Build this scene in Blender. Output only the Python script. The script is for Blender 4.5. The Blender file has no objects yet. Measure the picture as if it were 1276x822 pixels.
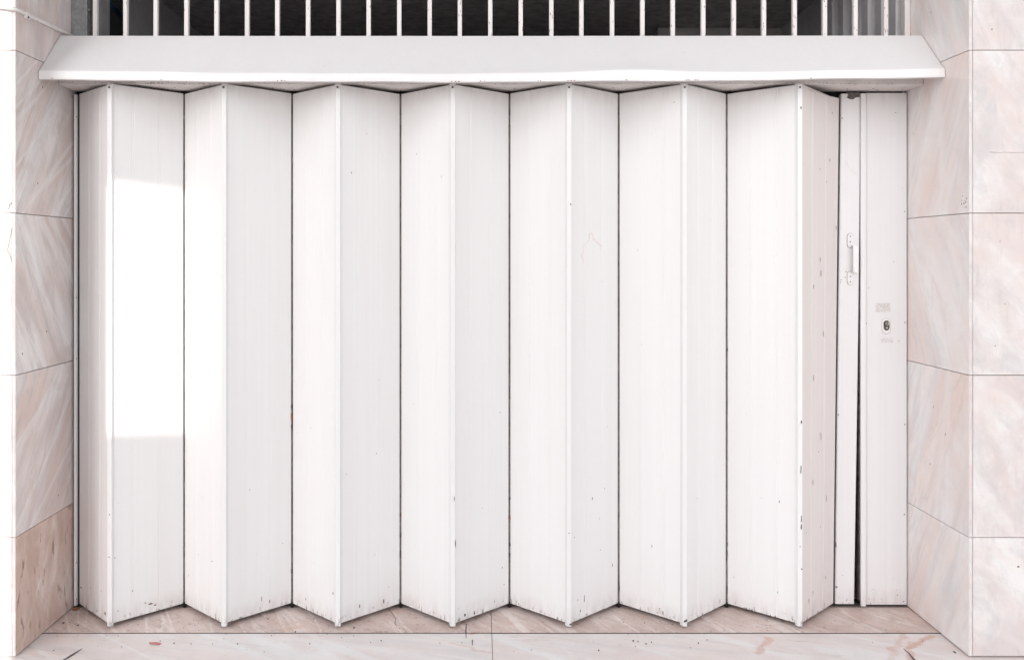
import bpy, bmesh, math, random
from mathutils import Vector
random.seed(7)
R = math.radians
scene = bpy.context.scene
COL = scene.collection

# ------------------------------------------------------------------ measures
# metres; y = 0 is the plane of the door's back edges, x = 0 straight ahead of the camera
S = 1.5 / 437.0                    # metres per photo pixel in the plane y = 0
DB = 992.4 * S                     # camera distance to that plane
VX, VY, EYE = 597.0, 319.0, 1.5
XL, XR = -1.7366, 1.8360           # faces of the two marble reveals
YF = -0.422                        # street face of the marble piers
YR = -0.191                        # ridge plane of the folded door

def P(px, py, y=0.0):
    k = S * (DB + y) / DB
    return Vector(((px - VX) * k, y, EYE - (py - VY) * k))

def on_plane(px, py, p0, n):       # measured point on a plane through p0 with normal n
    o = Vector((0, -DB, EYE)); d = P(px, py) - o
    t = (Vector(p0) - o).dot(n) / d.dot(n)
    return o + d * t

# ------------------------------------------------------------------ camera
cam_data = bpy.data.cameras.new('camera')
cam_data.sensor_width = 36.0
cam_data.lens = 28.0
cam_data.shift_x = 0.0321
cam_data.shift_y = -0.0716
cam_data.clip_start = 0.05
cam_data.clip_end = 2000.0
cam = bpy.data.objects.new('camera', cam_data)
cam.location = (0, -DB, EYE)
cam.rotation_euler = (R(90), 0, 0)
COL.objects.link(cam)
scene.camera = cam

# ------------------------------------------------------------------ light
SUN_AZ, SUN_EL = -18.0, 27.0
SUN_DIR = Vector((math.sin(R(SUN_AZ)) * math.cos(R(SUN_EL)), -math.cos(R(SUN_AZ)) * math.cos(R(SUN_EL)), math.sin(R(SUN_EL))))
world = bpy.data.worlds.new('World')
scene.world = world
world.use_nodes = True
wn = world.node_tree
for n in list(wn.nodes): wn.nodes.remove(n)
sky = wn.nodes.new('ShaderNodeTexSky')
sky.sky_type = 'NISHITA'
sky.sun_disc = False
sky.sun_elevation = R(SUN_EL)
sky.sun_rotation = R(180 - SUN_AZ)
sky.air_density = 0.7
sky.dust_density = 1.0
sky.ozone_density = 0.6
bg = wn.nodes.new('ShaderNodeBackground'); bg.inputs['Strength'].default_value = 0.15
wo = wn.nodes.new('ShaderNodeOutputWorld')
hz = wn.nodes.new('ShaderNodeHueSaturation'); hz.inputs['Saturation'].default_value = 0.16   # thin white haze over the blue
wn.links.new(sky.outputs['Color'], hz.inputs['Color'])
wn.links.new(hz.outputs['Color'], bg.inputs['Color'])
wn.links.new(bg.outputs[0], wo.inputs['Surface'])
sun_data = bpy.data.lights.new('sun', 'SUN')
sun_data.energy = 2.6
sun_data.angle = R(0.3)
sun_data.color = (1.0, 0.95, 0.89)
sun = bpy.data.objects.new('sun', sun_data)
sun.rotation_euler = SUN_DIR.to_track_quat('Z', 'Y').to_euler()
sun.location = (4, -6, 8)
COL.objects.link(sun)
scene.view_settings.view_transform = 'Standard'
scene.view_settings.look = 'None'
scene.view_settings.gamma = 1.0
scene.view_settings.exposure = 1.17
scene.cycles.max_bounces = 10
scene.cycles.diffuse_bounces = 6

# ------------------------------------------------------------------ materials
class NT:
    def __init__(self, name):
        self.m = bpy.data.materials.new(name); self.m.use_nodes = True
        self.t = self.m.node_tree
        self.b = self.t.nodes['Principled BSDF']
    def n(self, kind, **kw):
        nd = self.t.nodes.new(kind)
        for k, v in kw.items():
            if k in nd.inputs.keys(): nd.inputs[k].default_value = v
            else: setattr(nd, k, v)
        return nd
    def l(self, a, b): self.t.links.new(a, b)
    def coords(self, kind='Object'):
        return self.n('ShaderNodeTexCoord').outputs[kind]
    def pos(self): return self.n('ShaderNodeNewGeometry').outputs['Position']
    def mapping(self, vec, scale=(1, 1, 1), rot=(0, 0, 0), loc=(0, 0, 0)):
        m = self.n('ShaderNodeMapping'); self.l(vec, m.inputs['Vector'])
        m.inputs['Scale'].default_value = scale; m.inputs['Rotation'].default_value = rot; m.inputs['Location'].default_value = loc
        return m.outputs[0]
    def noise(self, vec, scale, detail=5, rough=0.55, dist=0.0, w=None):
        t = self.n('ShaderNodeTexNoise'); t.noise_dimensions = '4D' if w is not None else '3D'
        self.l(vec, t.inputs['Vector'])
        t.inputs['Scale'].default_value = scale; t.inputs['Detail'].default_value = detail
        t.inputs['Roughness'].default_value = rough; t.inputs['Distortion'].default_value = dist
        if w is not None: self.l(w, t.inputs['W'])
        return t.outputs['Fac']
    def ramp(self, fac, *stops):
        r = self.n('ShaderNodeValToRGB'); e = r.color_ramp.elements
        while len(e) < len(stops): e.new(0.5)
        for q, (p, v) in zip(e, stops):
            q.position = p; q.color = (v, v, v, 1) if not isinstance(v, tuple) else (*v, 1)
        self.l(fac, r.inputs[0]); return r.outputs[0]
    def math(self, op, a, b=None, clamp=False):
        m = self.n('ShaderNodeMath'); m.operation = op; m.use_clamp = clamp
        for i, v in enumerate((a, b)):
            if v is None: continue
            if isinstance(v, (int, float)): m.inputs[i].default_value = v
            else: self.l(v, m.inputs[i])
        return m.outputs[0]
    def mix(self, fac, a, b, blend='MIX'):
        m = self.n('ShaderNodeMix'); m.data_type = 'RGBA'; m.blend_type = blend
        for s, v in ((m.inputs[0], fac), (m.inputs[6], a), (m.inputs[7], b)):
            if isinstance(v, tuple): s.default_value = (*v, 1)
            elif isinstance(v, (int, float)): s.default_value = v
            else: self.l(v, s)
        return m.outputs[2]
    def rnd(self, k=40.0):
        return self.math('MULTIPLY', self.n('ShaderNodeObjectInfo').outputs['Random'], k)
    def sep(self, vec):
        s = self.n('ShaderNodeSeparateXYZ'); self.l(vec, s.inputs[0]); return s.outputs
    def band(self, v, a, b):       # 1 below a, 0 above b
        m = self.n('ShaderNodeMapRange'); m.clamp = True; self.l(v, m.inputs[0])
        m.inputs[1].default_value = a; m.inputs[2].default_value = b; m.inputs[3].default_value = 1; m.inputs[4].default_value = 0
        return m.outputs[0]
    def seg(self, vec, a, b, w):   # soft mask round a segment in the xy plane
        a = Vector((a[0], a[1], 0)); b = Vector((b[0], b[1], 0)); d = b - a; L2 = d.length_squared
        fl = self.n('ShaderNodeVectorMath', operation='MULTIPLY'); self.l(vec, fl.inputs[0]); fl.inputs[1].default_value = (1, 1, 0)
        s = self.n('ShaderNodeVectorMath', operation='SUBTRACT'); self.l(fl.outputs[0], s.inputs[0]); s.inputs[1].default_value = a
        dt = self.n('ShaderNodeVectorMath', operation='DOT_PRODUCT'); self.l(s.outputs[0], dt.inputs[0]); dt.inputs[1].default_value = d / L2
        tc = self.math('ADD', dt.outputs['Value'], 0.0, clamp=True)
        sc = self.n('ShaderNodeVectorMath', operation='SCALE'); sc.inputs[0].default_value = d; self.l(tc, sc.inputs['Scale'])
        e = self.n('ShaderNodeVectorMath', operation='SUBTRACT'); self.l(s.outputs[0], e.inputs[0]); self.l(sc.outputs[0], e.inputs[1])
        le = self.n('ShaderNodeVectorMath', operation='LENGTH'); self.l(e.outputs[0], le.inputs[0])
        return self.band(le.outputs['Value'], w * 0.35, w)
    def bump(self, h, strength, dist=0.002):
        b = self.n('ShaderNodeBump'); self.l(h, b.inputs['Height'])
        b.inputs['Strength'].default_value = strength; b.inputs['Distance'].default_value = dist
        self.l(b.outputs[0], self.b.inputs['Normal'])
    def out(self, col, rough=0.5, spec=0.4, metal=0.0):
        for s, v in ((self.b.inputs['Base Color'], col), (self.b.inputs['Roughness'], rough)):
            if isinstance(v, tuple): s.default_value = (*v, 1)
            elif isinstance(v, (int, float)): s.default_value = v
            else: self.l(v, s)
        self.b.inputs['Specular IOR Level'].default_value = spec
        self.b.inputs['Metallic'].default_value = metal
        return self.m

def paint(name, base, dirt=1.0, streak=0.03, rough=0.42, low=0.02, high=2.195, specks=1.0):
    t = NT(name); o = t.coords(); p = t.pos(); w = t.rnd()
    fine = t.noise(t.mapping(o, (70, 70, 0.7)), 1.0, 4, 0.6, w=w)
    wide = t.noise(t.mapping(o, (9, 9, 0.45)), 1.0, 3, 0.5, w=w)
    dark = tuple(c * (1 - streak * 2.2) * q for c, q in zip(base, (1.0, 0.975, 0.965)))
    col = t.mix(t.ramp(fine, (0.3, 0.0), (0.75, 1.0)), base, tuple(c * (1 - streak) for c in base))
    col = t.mix(t.math('MULTIPLY', t.ramp(wide, (0.45, 0.0), (0.8, 1.0)), 0.45), col, dark)
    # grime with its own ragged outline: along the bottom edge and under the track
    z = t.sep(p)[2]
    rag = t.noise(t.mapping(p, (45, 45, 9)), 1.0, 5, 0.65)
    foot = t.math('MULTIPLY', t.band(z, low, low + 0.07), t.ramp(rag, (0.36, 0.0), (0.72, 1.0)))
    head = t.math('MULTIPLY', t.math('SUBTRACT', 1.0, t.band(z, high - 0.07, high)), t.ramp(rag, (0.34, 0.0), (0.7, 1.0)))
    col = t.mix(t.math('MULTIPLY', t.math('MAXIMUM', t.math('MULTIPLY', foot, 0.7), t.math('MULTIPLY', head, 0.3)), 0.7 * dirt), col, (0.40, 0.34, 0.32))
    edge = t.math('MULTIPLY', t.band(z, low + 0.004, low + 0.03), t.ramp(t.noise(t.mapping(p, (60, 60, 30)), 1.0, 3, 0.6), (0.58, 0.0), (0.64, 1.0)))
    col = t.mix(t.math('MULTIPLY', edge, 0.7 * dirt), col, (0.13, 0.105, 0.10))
    # chips: rare, small, stretched along the fall line
    ch = t.ramp(t.noise(t.mapping(o, (95, 95, 38)), 1.0, 2, 0.5, w=w), (0.765, 0.0), (0.785, 1.0))
    col = t.mix(t.math('MULTIPLY', ch, 0.7 * specks), col, (0.20, 0.15, 0.145))
    rg = t.math('ADD', t.math('MULTIPLY', wide, 0.25), rough - 0.12)
    t.bump(fine, 0.10, 0.001)
    return t.out(col, rg, 0.35)

def marble(name, base, pink, grey, tilt=(0, 0, 0), dirt=0.0, stretch=(16, 16, 1.6), dirtcol=(0.34, 0.22, 0.17), vein=0.6, stains=None, rough=0.30, pinkamt=0.8, greyamt=0.7, cross=20, soft=0.0):
    t = NT(name); o = t.coords(); p = t.pos(); w = t.rnd(60)
    w2 = t.math('ADD', w, 11.3); w3 = t.math('ADD', w, 23.7)
    def grain_dir(tl, st): return t.mapping(t.mapping(o, (1, 1, 1), tuple(R(a) for a in tl)), st)
    v = grain_dir(tilt, stretch)
    big = t.noise(o, 2.1, 4, 0.55, 0.4, w=w3)
    cloud = t.noise(v, 0.55, 7, 0.62, 1.1, w=w)
    bands = t.noise(v, 1.1, 7, 0.66, 1.3, w=w2)
    blot = t.noise(o, 4.5, 6, 0.62, 0.6, w=w)
    mixed = t.math('ADD', t.math('MULTIPLY', cloud, 0.6), t.math('MULTIPLY', big, 0.4))
    e = soft
    col = t.mix(t.math('MULTIPLY', t.ramp(mixed, (0.44 - e, 0.0), (0.58 + e, 1.0)), pinkamt), base, pink)
    col = t.mix(t.math('MULTIPLY', t.ramp(bands, (0.47 - e, 0.0), (0.64 + e, 1.0)), greyamt), col, grey)
    col = t.mix(t.math('MULTIPLY', t.ramp(blot, (0.50, 0.0), (0.64, 1.0)), 0.55), col, tuple((a + b) / 2 for a, b in zip(grey, pink)))
    # long pale veins crossing the grain at a small angle, and thin rusty ones
    axis = 2 if tilt[2] else (1 if tilt[1] else 0)
    tl = list(tilt); tl[axis] += cross
    k = max(stretch)
    v2 = grain_dir(tl, tuple((0.30 * q if q > 0.6 * k else 0.2 * q) for q in stretch))
    n2 = t.noise(v2, 1.0, 3, 0.45, 0.25, w=w2)
    col = t.mix(t.math('MULTIPLY', t.ramp(n2, (0.472, 0.0), (0.492, 1.0), (0.50, 1.0), (0.515, 0.0)), 0.75 * vein), col, tuple(min(0.87, c * 1.14) for c in base))
    n3 = t.noise(v, 0.8, 5, 0.6, 0.9, w=w3)
    col = t.mix(t.math('MULTIPLY', t.ramp(n3, (0.575, 0.0), (0.59, 1.0), (0.605, 0.0)), 0.45 * vein), col, tuple(c * 0.66 for c in pink))
    grain = t.noise(o, 90, 4, 0.7, w=w)
    col = t.mix(t.math('MULTIPLY', grain, 0.10), col, tuple(c * 0.6 for c in grey))
    sp = t.ramp(t.noise(o, 60, 2, 0.5, w=w), (0.75, 0.0), (0.78, 1.0))
    col = t.mix(t.math('MULTIPLY', sp, 0.3 + 0.4 * min(1, dirt)), col, (0.26, 0.20, 0.17))
    if dirt:
        ds = t.noise(t.mapping(o, (9, 9, 3.5)), 0.8, 6, 0.65, 0.7, w=w)
        col = t.mix(t.math('MULTIPLY', t.ramp(ds, (0.38, 0.0), (0.62, 1.0)), dirt), col, dirtcol)
        dr = t.ramp(t.noise(t.mapping(o, (55, 55, 13)), 1.0, 3, 0.6, w=w), (0.59, 0.0), (0.67, 1.0))
        col = t.mix(t.math('MULTIPLY', dr, min(1.0, 1.1 * dirt)), col, (0.20, 0.105, 0.065))
    if stains: col = stains(t, p, col)
    t.bump(grain, 0.05, 0.001)
    return t.out(col, t.math('ADD', t.math('MULTIPLY', blot, 0.3), rough - 0.1), 0.4)

def plain(name, base, rough=0.6, spec=0.3, var=0.25, scale=25, metal=0.0, bump=0.0):
    t = NT(name); o = t.coords()
    n = t.noise(o, scale, 5, 0.6, w=t.rnd())
    col = t.mix(t.ramp(n, (0.3, 0.0), (0.75, 1.0)), base, tuple(c * (1 - var) for c in base))
    if bump: t.bump(n, bump, 0.004)
    return t.out(col, rough, spec, metal)

M = {}
WHITE = (0.80, 0.790, 0.788)
M['leaf'] = paint('white_door_paint', WHITE, 1.0)
M['end_leaf'] = paint('worn_door_paint', (0.72, 0.675, 0.665), 1.3, 0.07, specks=1.7)
M['trim'] = paint('white_trim_paint', (0.78, 0.775, 0.775), 0.6, 0.03)
M['panel'] = paint('greyed_panel_paint', (0.755, 0.745, 0.755), 1.0, 0.04)
M['lip'] = paint('lip_highlight_paint', (0.81, 0.80, 0.80), 0.0, 0.02, 0.36, -5, 50, 0.5)  # lighter base stands in for the glossy highlight on the lip
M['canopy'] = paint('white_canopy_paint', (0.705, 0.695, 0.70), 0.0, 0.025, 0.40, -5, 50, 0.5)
M['soffit'] = plain('grimy_white_paint', (0.82, 0.77, 0.75), 0.6, 0.3, 0.22, 14)
M['bar'] = paint('white_bar_paint', (0.76, 0.73, 0.72), 0.0, 0.06, 0.45, -5, 50, 1.5)
M['steel'] = plain('galvanised_steel', (0.34, 0.35, 0.36), 0.5, 0.4, 0.45, 60, 0.3)
M['black'] = plain('black_grime', (0.025, 0.022, 0.021), 0.8, 0.2, 0.5, 60)
M['hinge'] = plain('dark_hinge_metal', (0.12, 0.10, 0.095), 0.6, 0.4, 0.6, 70)
M['joint'] = plain('dark_joint_dirt', (0.09, 0.07, 0.065), 0.9, 0.1, 0.5, 50)
M['outline'] = plain('shade_grime_ring', (0.46, 0.39, 0.37), 0.8, 0.2, 0.5, 120)  # dark rim colour holding contact shade and dirt round plates and keyhole
M['seam'] = plain('grimy_seam_filler', (0.36, 0.30, 0.28), 0.8, 0.2, 0.75, 35)
M['rust'] = plain('rust', (0.30, 0.12, 0.065), 0.85, 0.2, 0.5, 90)
M['chip'] = plain('bare_metal_chip', (0.15, 0.13, 0.13), 0.7, 0.3, 0.5, 90)
M['chip_brown'] = plain('brown_stain', (0.26, 0.18, 0.15), 0.8, 0.2, 0.4, 90)
M['pale_brown'] = plain('faded_brown_scuff', (0.42, 0.32, 0.30), 0.8, 0.2, 0.5, 140)
M['pale_mark'] = plain('tape_residue', (0.69, 0.645, 0.63), 0.8, 0.2, 0.25, 160)
M['pink_mark'] = plain('pink_scribble', (0.81, 0.71, 0.70), 0.7, 0.2, 0.15, 120)
M['cyan_mark'] = plain('cyan_paint_fleck', (0.25, 0.60, 0.68), 0.7, 0.2, 0.2, 90)
M['cable'] = plain('white_cable_sheath', (0.83, 0.80, 0.78), 0.45, 0.4, 0.2, 40)
M['red'] = plain('red_paper', (0.62, 0.25, 0.24), 0.8, 0.2, 0.25, 60)
M['dry_leaf'] = plain('dry_brown_leaf', (0.32, 0.15, 0.07), 0.8, 0.2, 0.4, 80)
M['chrome'] = plain('worn_brass_lock', (0.62, 0.58, 0.53), 0.3, 0.5, 0.3, 80, 0.8)
M['blue'] = plain('blue_cable_sheath', (0.02, 0.06, 0.12), 0.4, 0.4, 0.3, 40)
M['ceil'] = plain('dark_rough_ceiling', (0.66, 0.63, 0.64), 0.9, 0.15, 0.5, 22, bump=0.6)
M['room'] = plain('grey_room_plaster', (0.42, 0.41, 0.415), 0.9, 0.2, 0.25, 9)
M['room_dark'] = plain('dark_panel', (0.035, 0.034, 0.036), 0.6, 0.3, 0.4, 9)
M['corrugated'] = plain('grey_corrugated_metal', (0.60, 0.585, 0.60), 0.5, 0.4, 0.2, 12)
M['mortar'] = plain('grey_joint_mortar', (0.44, 0.35, 0.32), 0.9, 0.1, 0.4, 60)
M['render'] = plain('pale_render', (0.74, 0.72, 0.70), 0.9, 0.2, 0.15, 4)
M['asphalt'] = plain('pale_paving', (0.60, 0.58, 0.57), 0.9, 0.2, 0.25, 6)

LG = ((0.82, 0.79, 0.78), (0.68, 0.53, 0.48), (0.53, 0.505, 0.515))
M['reveal_left'] = marble('grey_rose_marble', *LG, (30, 0, 0), 0.10)
M['reveal_left_turned'] = marble('grey_rose_marble_turned', *LG, (-28, 0, 0), 0.10, cross=-14)
M['reveal_left_upright'] = marble('grey_rose_marble_upright', *LG, (5, 0, 0), 0.10, vein=0.3)
M['reveal_dirty'] = marble('stained_rose_marble', (0.80, 0.69, 0.64), (0.66, 0.46, 0.385), (0.62, 0.52, 0.49), (12, 0, 0), 0.62, (10, 10, 2.4), dirtcol=(0.44, 0.275, 0.20), vein=0.6)
RG = ((0.86, 0.84, 0.83), (0.82, 0.65, 0.59), (0.69, 0.675, 0.69))
M['reveal_right'] = marble('pale_rose_marble', *RG, (-24, 0, 0), 0.04, (9, 9, 1.3), vein=0.5)
M['reveal_right_turned'] = marble('pale_rose_marble_turned', *RG, (22, 0, 0), 0.04, (9, 9, 1.3), vein=0.5)
M['front'] = marble('blotched_rose_marble', (0.71, 0.70, 0.695), (0.63, 0.545, 0.525), (0.50, 0.485, 0.495), (0, 30, 0), 0.07, (8, 8, 4.5), vein=0.25, pinkamt=0.9, greyamt=0.6, soft=0.0)
def floor_stains(t, p, col):
    wob = t.n('ShaderNodeTexNoise'); t.l(p, wob.inputs['Vector']); wob.inputs['Scale'].default_value = 22; wob.inputs['Detail'].default_value = 4
    a = t.n('ShaderNodeVectorMath', operation='MULTIPLY_ADD'); t.l(wob.outputs['Color'], a.inputs[0]); a.inputs[1].default_value = (0.06, 0.06, 0); t.l(p, a.inputs[2])
    q = a.outputs[0]
    off = Vector((0.03, 0.03))
    def g(px, py):
        d = DB * 437.0 / (py - VY); return Vector(((px - VX) * S * d / DB, d - DB)) + off
    for a_, b_, w_, k in (((1160, 790), (1133, 806), 0.018, 0.62), ((1133, 806), (1136, 821), 0.018, 0.5), ((1128, 788), (1113, 808), 0.02, 0.35),
                          ((1113, 808), (1112, 822), 0.018, 0.25), ((958, 795), (945, 812), 0.02, 0.5), ((588, 788), (596, 786), 0.014, 0.6),
                          ((560, 800), (612, 812), 0.01, 0.3), ((375, 780), (350, 784), 0.02, 0.3)):
        col = t.mix(t.math('MULTIPLY', t.seg(q, g(a_[0], a_[1]), g(b_[0], b_[1]), w_), k), col, (0.60, 0.33, 0.23))
    return col
M['floor_back'] = marble('worn_pink_marble', (0.79, 0.68, 0.64), (0.66, 0.50, 0.44), (0.56, 0.48, 0.455), (0, 0, 42), 0.32, (5, 28, 8), dirtcol=(0.44, 0.28, 0.23), stains=floor_stains, rough=0.4, vein=1.2)
M['floor_front'] = marble('pale_pink_marble', (0.84, 0.805, 0.79), (0.80, 0.675, 0.635), (0.70, 0.67, 0.665), (0, 0, 14), 0.06, (1.3, 10, 6), stains=floor_stains, rough=0.36, vein=0.8)

# ------------------------------------------------------------------ builders
def link(name, verts, faces, mat, parent=None, origin=None, smooth=False, bevel=0.0, **props):
    vs = [Vector(v) for v in verts]
    if origin is None:
        lo = Vector((min(v[i] for v in vs) for i in range(3))); hi = Vector((max(v[i] for v in vs) for i in range(3)))
        origin = Vector(((lo.x + hi.x) / 2, (lo.y + hi.y) / 2, lo.z))
    origin = Vector(origin)
    me = bpy.data.meshes.new(name)
    me.from_pydata([v - origin for v in vs], [], faces)
    bm = bmesh.new(); bm.from_mesh(me)
    bmesh.ops.remove_doubles(bm, verts=bm.verts, dist=1e-6)
    bmesh.ops.recalc_face_normals(bm, faces=bm.faces)
    if bevel: bmesh.ops.bevel(bm, geom=list(bm.edges), offset=bevel, segments=2, affect='EDGES', profile=0.6)
    bm.to_mesh(me); bm.free()
    if smooth:
        for f in me.polygons: f.use_smooth = True
    me.materials.append(mat)
    o = bpy.data.objects.new(name, me); COL.objects.link(o)
    if parent is not None:
        o.parent = parent
        base = Vector((0, 0, 0)); q = parent
        while q is not None: base += q.location; q = q.parent
        o.location = origin - base
    else: o.location = origin
    for k, v in props.items(): o[k] = v
    return o

def thing(name, label, category, loc, group=None):
    o = bpy.data.objects.new(name, None); COL.objects.link(o); o.location = loc
    o.empty_display_size = 0.1
    o['label'] = label; o['category'] = category
    if group: o['group'] = group
    return o

BOXF = [(0, 1, 3, 2), (4, 6, 7, 5), (0, 4, 5, 1), (2, 3, 7, 6), (0, 2, 6, 4), (1, 5, 7, 3)]
def box(name, x0, x1, y0, y1, z0, z1, mat, parent=None, bevel=0.0, **props):
    v = [(x, y, z) for x in (x0, x1) for y in (y0, y1) for z in (z0, z1)]
    return link(name, v, BOXF, mat, parent, bevel=bevel, **props)

def prism(name, outline, z0, z1, mat, parent=None, shear=None, smooth=False, zs=None, **props):
    zs = zs or [z0, z1]; n = len(outline); v = []; f = []
    for z in zs:
        for (x, y) in outline:
            d = shear(z, x) if shear else 0.0
            v.append((x + d, y, z))
    for k in range(len(zs) - 1):
        for i in range(n):
            j = (i + 1) % n
            f.append((k * n + i, k * n + j, (k + 1) * n + j, (k + 1) * n + i))
    f.append(tuple(range(n - 1, -1, -1))); f.append(tuple((len(zs) - 1) * n + i for i in range(n)))
    return link(name, v, f, mat, parent, smooth=smooth, **props)

def tube(name, pts, r, mat, parent=None, seg=10, **props):
    pts = [Vector(p) for p in pts]; v = []; f = []
    for i, p in enumerate(pts):
        d = (pts[min(i + 1, len(pts) - 1)] - pts[max(i - 1, 0)]).normalized()
        u = d.cross(Vector((0.13, 0.31, 1)) if abs(d.z) < 0.9 else Vector((1, 0, 0.1))).normalized(); w = d.cross(u)
        for k in range(seg):
            a = 2 * math.pi * k / seg; v.append(p + (u * math.cos(a) + w * math.sin(a)) * r)
    for i in range(len(pts) - 1):
        for k in range(seg):
            q = (k + 1) % seg; f.append((i * seg + k, i * seg + q, (i + 1) * seg + q, (i + 1) * seg + k))
    f.append(tuple(range(seg))); f.append(tuple((len(pts) - 1) * seg + k for k in range(seg)))
    return link(name, v, f, mat, parent, smooth=True, **props)

def chips(name, spots, normal, mat, parent, thick=0.0006, **props):
    """thin ragged flakes lying on a surface: spots = (centre, half width, half height), all joined"""
    n = Vector(normal).normalized()
    up = Vector((0, 0, 1)) if abs(n.z) < 0.9 else Vector((0, 1, 0))
    u = up.cross(n).normalized(); w = n.cross(u); v = []; f = []
    for c, hw, hh in spots:
        c = Vector(c); k = 9; b = len(v)
        for lay in (0, 1):
            rs = random.Random(hash((round(c.x, 4), round(c.z, 4), round(c.y, 4))))
            for i in range(k):
                a = 2 * math.pi * i / k; r = rs.uniform(0.55, 1.1)
                v.append(c + u * math.cos(a) * hw * r + w * math.sin(a) * hh * r + n * (thick if lay else -0.0005))
        f.append(tuple(b + k + i for i in range(k)))
        for i in range(k):
            j = (i + 1) % k; f.append((b + i, b + j, b + k + j, b + k + i))
    return link(name, v, f, mat, parent, **props)

# ------------------------------------------------------------------ setting: ground, garage room, building core
link('ground', [(-400, -400, -0.03), (400, -400, -0.03), (400, -1.55, -0.03), (-400, -1.55, -0.03)], [(0, 1, 2, 3)], M['asphalt'], kind='structure')

RZ = 2.89                          # garage ceiling
box('garage_ceiling', XL - 0.1, XR + 0.1, 0.02, 5.0, RZ, RZ + 0.7, M['ceil'], kind='structure')
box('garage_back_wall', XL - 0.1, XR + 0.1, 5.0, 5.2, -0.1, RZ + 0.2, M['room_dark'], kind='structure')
box('garage_floor', XL, XR, 0.10, 5.0, -0.2, -0.004, M['ceil'], kind='structure')
box('garage_wall', XL - 0.4, XL, 0.02, 5.0, -0.1, RZ, M['room'], kind='structure')
box('garage_wall', XR, XR + 0.4, 0.02, 5.0, -0.1, RZ, M['room'], kind='structure')
box('garage_beam', XR - 0.75, XR, 1.42, 1.62, 2.55, RZ - 0.005, M['room'], kind='structure')
# cores the slabs hang on; the building goes on past the frame
box('facade', -9.0, XL - 0.02, YF + 0.02, 0.02, -0.1, 7.0, M['mortar'], kind='structure')
box('facade', XR + 0.02, 9.0, YF + 0.02, 0.02, -0.1, 7.0, M['mortar'], kind='structure')
box('lintel', XL - 0.02, XR + 0.02, YF + 0.02, 0.02, 3.46, 7.0, M['render'], kind='structure')
box('balcony_slab', -9.0, 9.0, YF - 0.6, YF + 0.018, 3.62, 3.80, M['render'], kind='structure')

# ------------------------------------------------------------------ building added out of view to block the sun, holed for one beam
D = SUN_DIR
def to_street(p, y):               # where the sun ray through p crosses the plane at y
    p = Vector(p); t = (y - p.y) / D.y; return p + D * t
YB = -8.0
eL = to_street((XL - 0.018, YF, 0), YB).x
beam_hole = [to_street(P(132, 230, YR + 0.004), YB), to_street(P(229.5, 236.5, -0.005), YB), to_street(P(229.5, 535, -0.005), YB), to_street(P(132, 541.5, YR + 0.004), YB)]  # hole corners traced back along the sun ray from one door leaf
ob = thing('sun_blocker', 'pale rendered building added out of view to shade the door, with a hole aimed for one beam', 'sun_blocker', (eL + 2.0, YB, 0))
HB = 7.5
front = [Vector((eL, YB, -0.03)), Vector((eL + 4.15, YB, -0.03)), Vector((eL + 4.15, YB, HB)), Vector((eL, YB, HB))]
w_tl, w_tr, w_br, w_bl = beam_hole
loop_i = [w_bl, w_br, w_tr, w_tl]
off = -D * (-0.3 / -D.y) if False else D * (0.3 / -D.y)
vv = front + loop_i; vv = vv + [p + Vector((off.x, off.y, off.z)) for p in vv]
ff = []
for i in range(4):
    j = (i + 1) % 4
    ff.append((i, j, 4 + j, 4 + i)); ff.append((8 + i, 12 + i, 12 + j, 8 + j))
    ff.append((i, 8 + i, 8 + j, j)); ff.append((4 + i, 4 + j, 12 + j, 12 + i))
link('wall', vv, ff, M['render'], ob)

# ------------------------------------------------------------------ marble piers
JZ = [-0.0, 0.448, 1.0555, 1.6625, 2.2725, 2.8800, 3.49, 4.10]
J = 0.0012
T = 0.013                          # slab thickness seen at the corner
def pier(label, side):
    x = XL if side < 0 else XR
    root = thing('marble_pier', label, 'wall', (x, YF, 0), 'marble piers beside the garage door')
    for k in range(len(JZ) - 1):
        z0, z1 = JZ[k] + (J if k else 0.005), JZ[k + 1] - J
        m = M[(('reveal_dirty', 'reveal_left', 'reveal_left_turned', 'reveal_left', 'reveal_left_upright', 'reveal_left', 'reveal_left') if side < 0 else ('reveal_right', 'reveal_right', 'reveal_right_turned', 'reveal_right', 'reveal_right_turned', 'reveal_right', 'reveal_right'))[k]]
        dx = random.uniform(-0.0006, 0.0006)
        if side < 0: box('marble_slab', x - T + dx, x + dx, YF, 0.018, z0, z1, m, root, 0.0012)
        else: box('marble_slab', x + dx, x + T + dx, YF, 0.018, z0, z1, m, root, 0.0012)
        me_ = root.children[-1].data; me_.materials.append(M['front'])
        for f_ in me_.polygons: f_.material_index = 1 if f_.normal.y < -0.9 else 0
        e = x + side * (T + 0.002)
        for q in range(3):
            wd = 0.92
            a = e + side * (q * wd + (J if q else 0)); b = e + side * ((q + 1) * wd - J)
            box('marble_slab', min(a, b), max(a, b), YF + 0.001 + random.uniform(-0.0008, 0.0008), YF + 0.021, z0, z1, M['front'], root, 0.0012)
    return root
pl = pier('grey rose marble pier left of the folding door with brown stained bottom slab', -1)
pr = pier('pale pink marble pier right of the lock panel with blotched front', 1)
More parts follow.
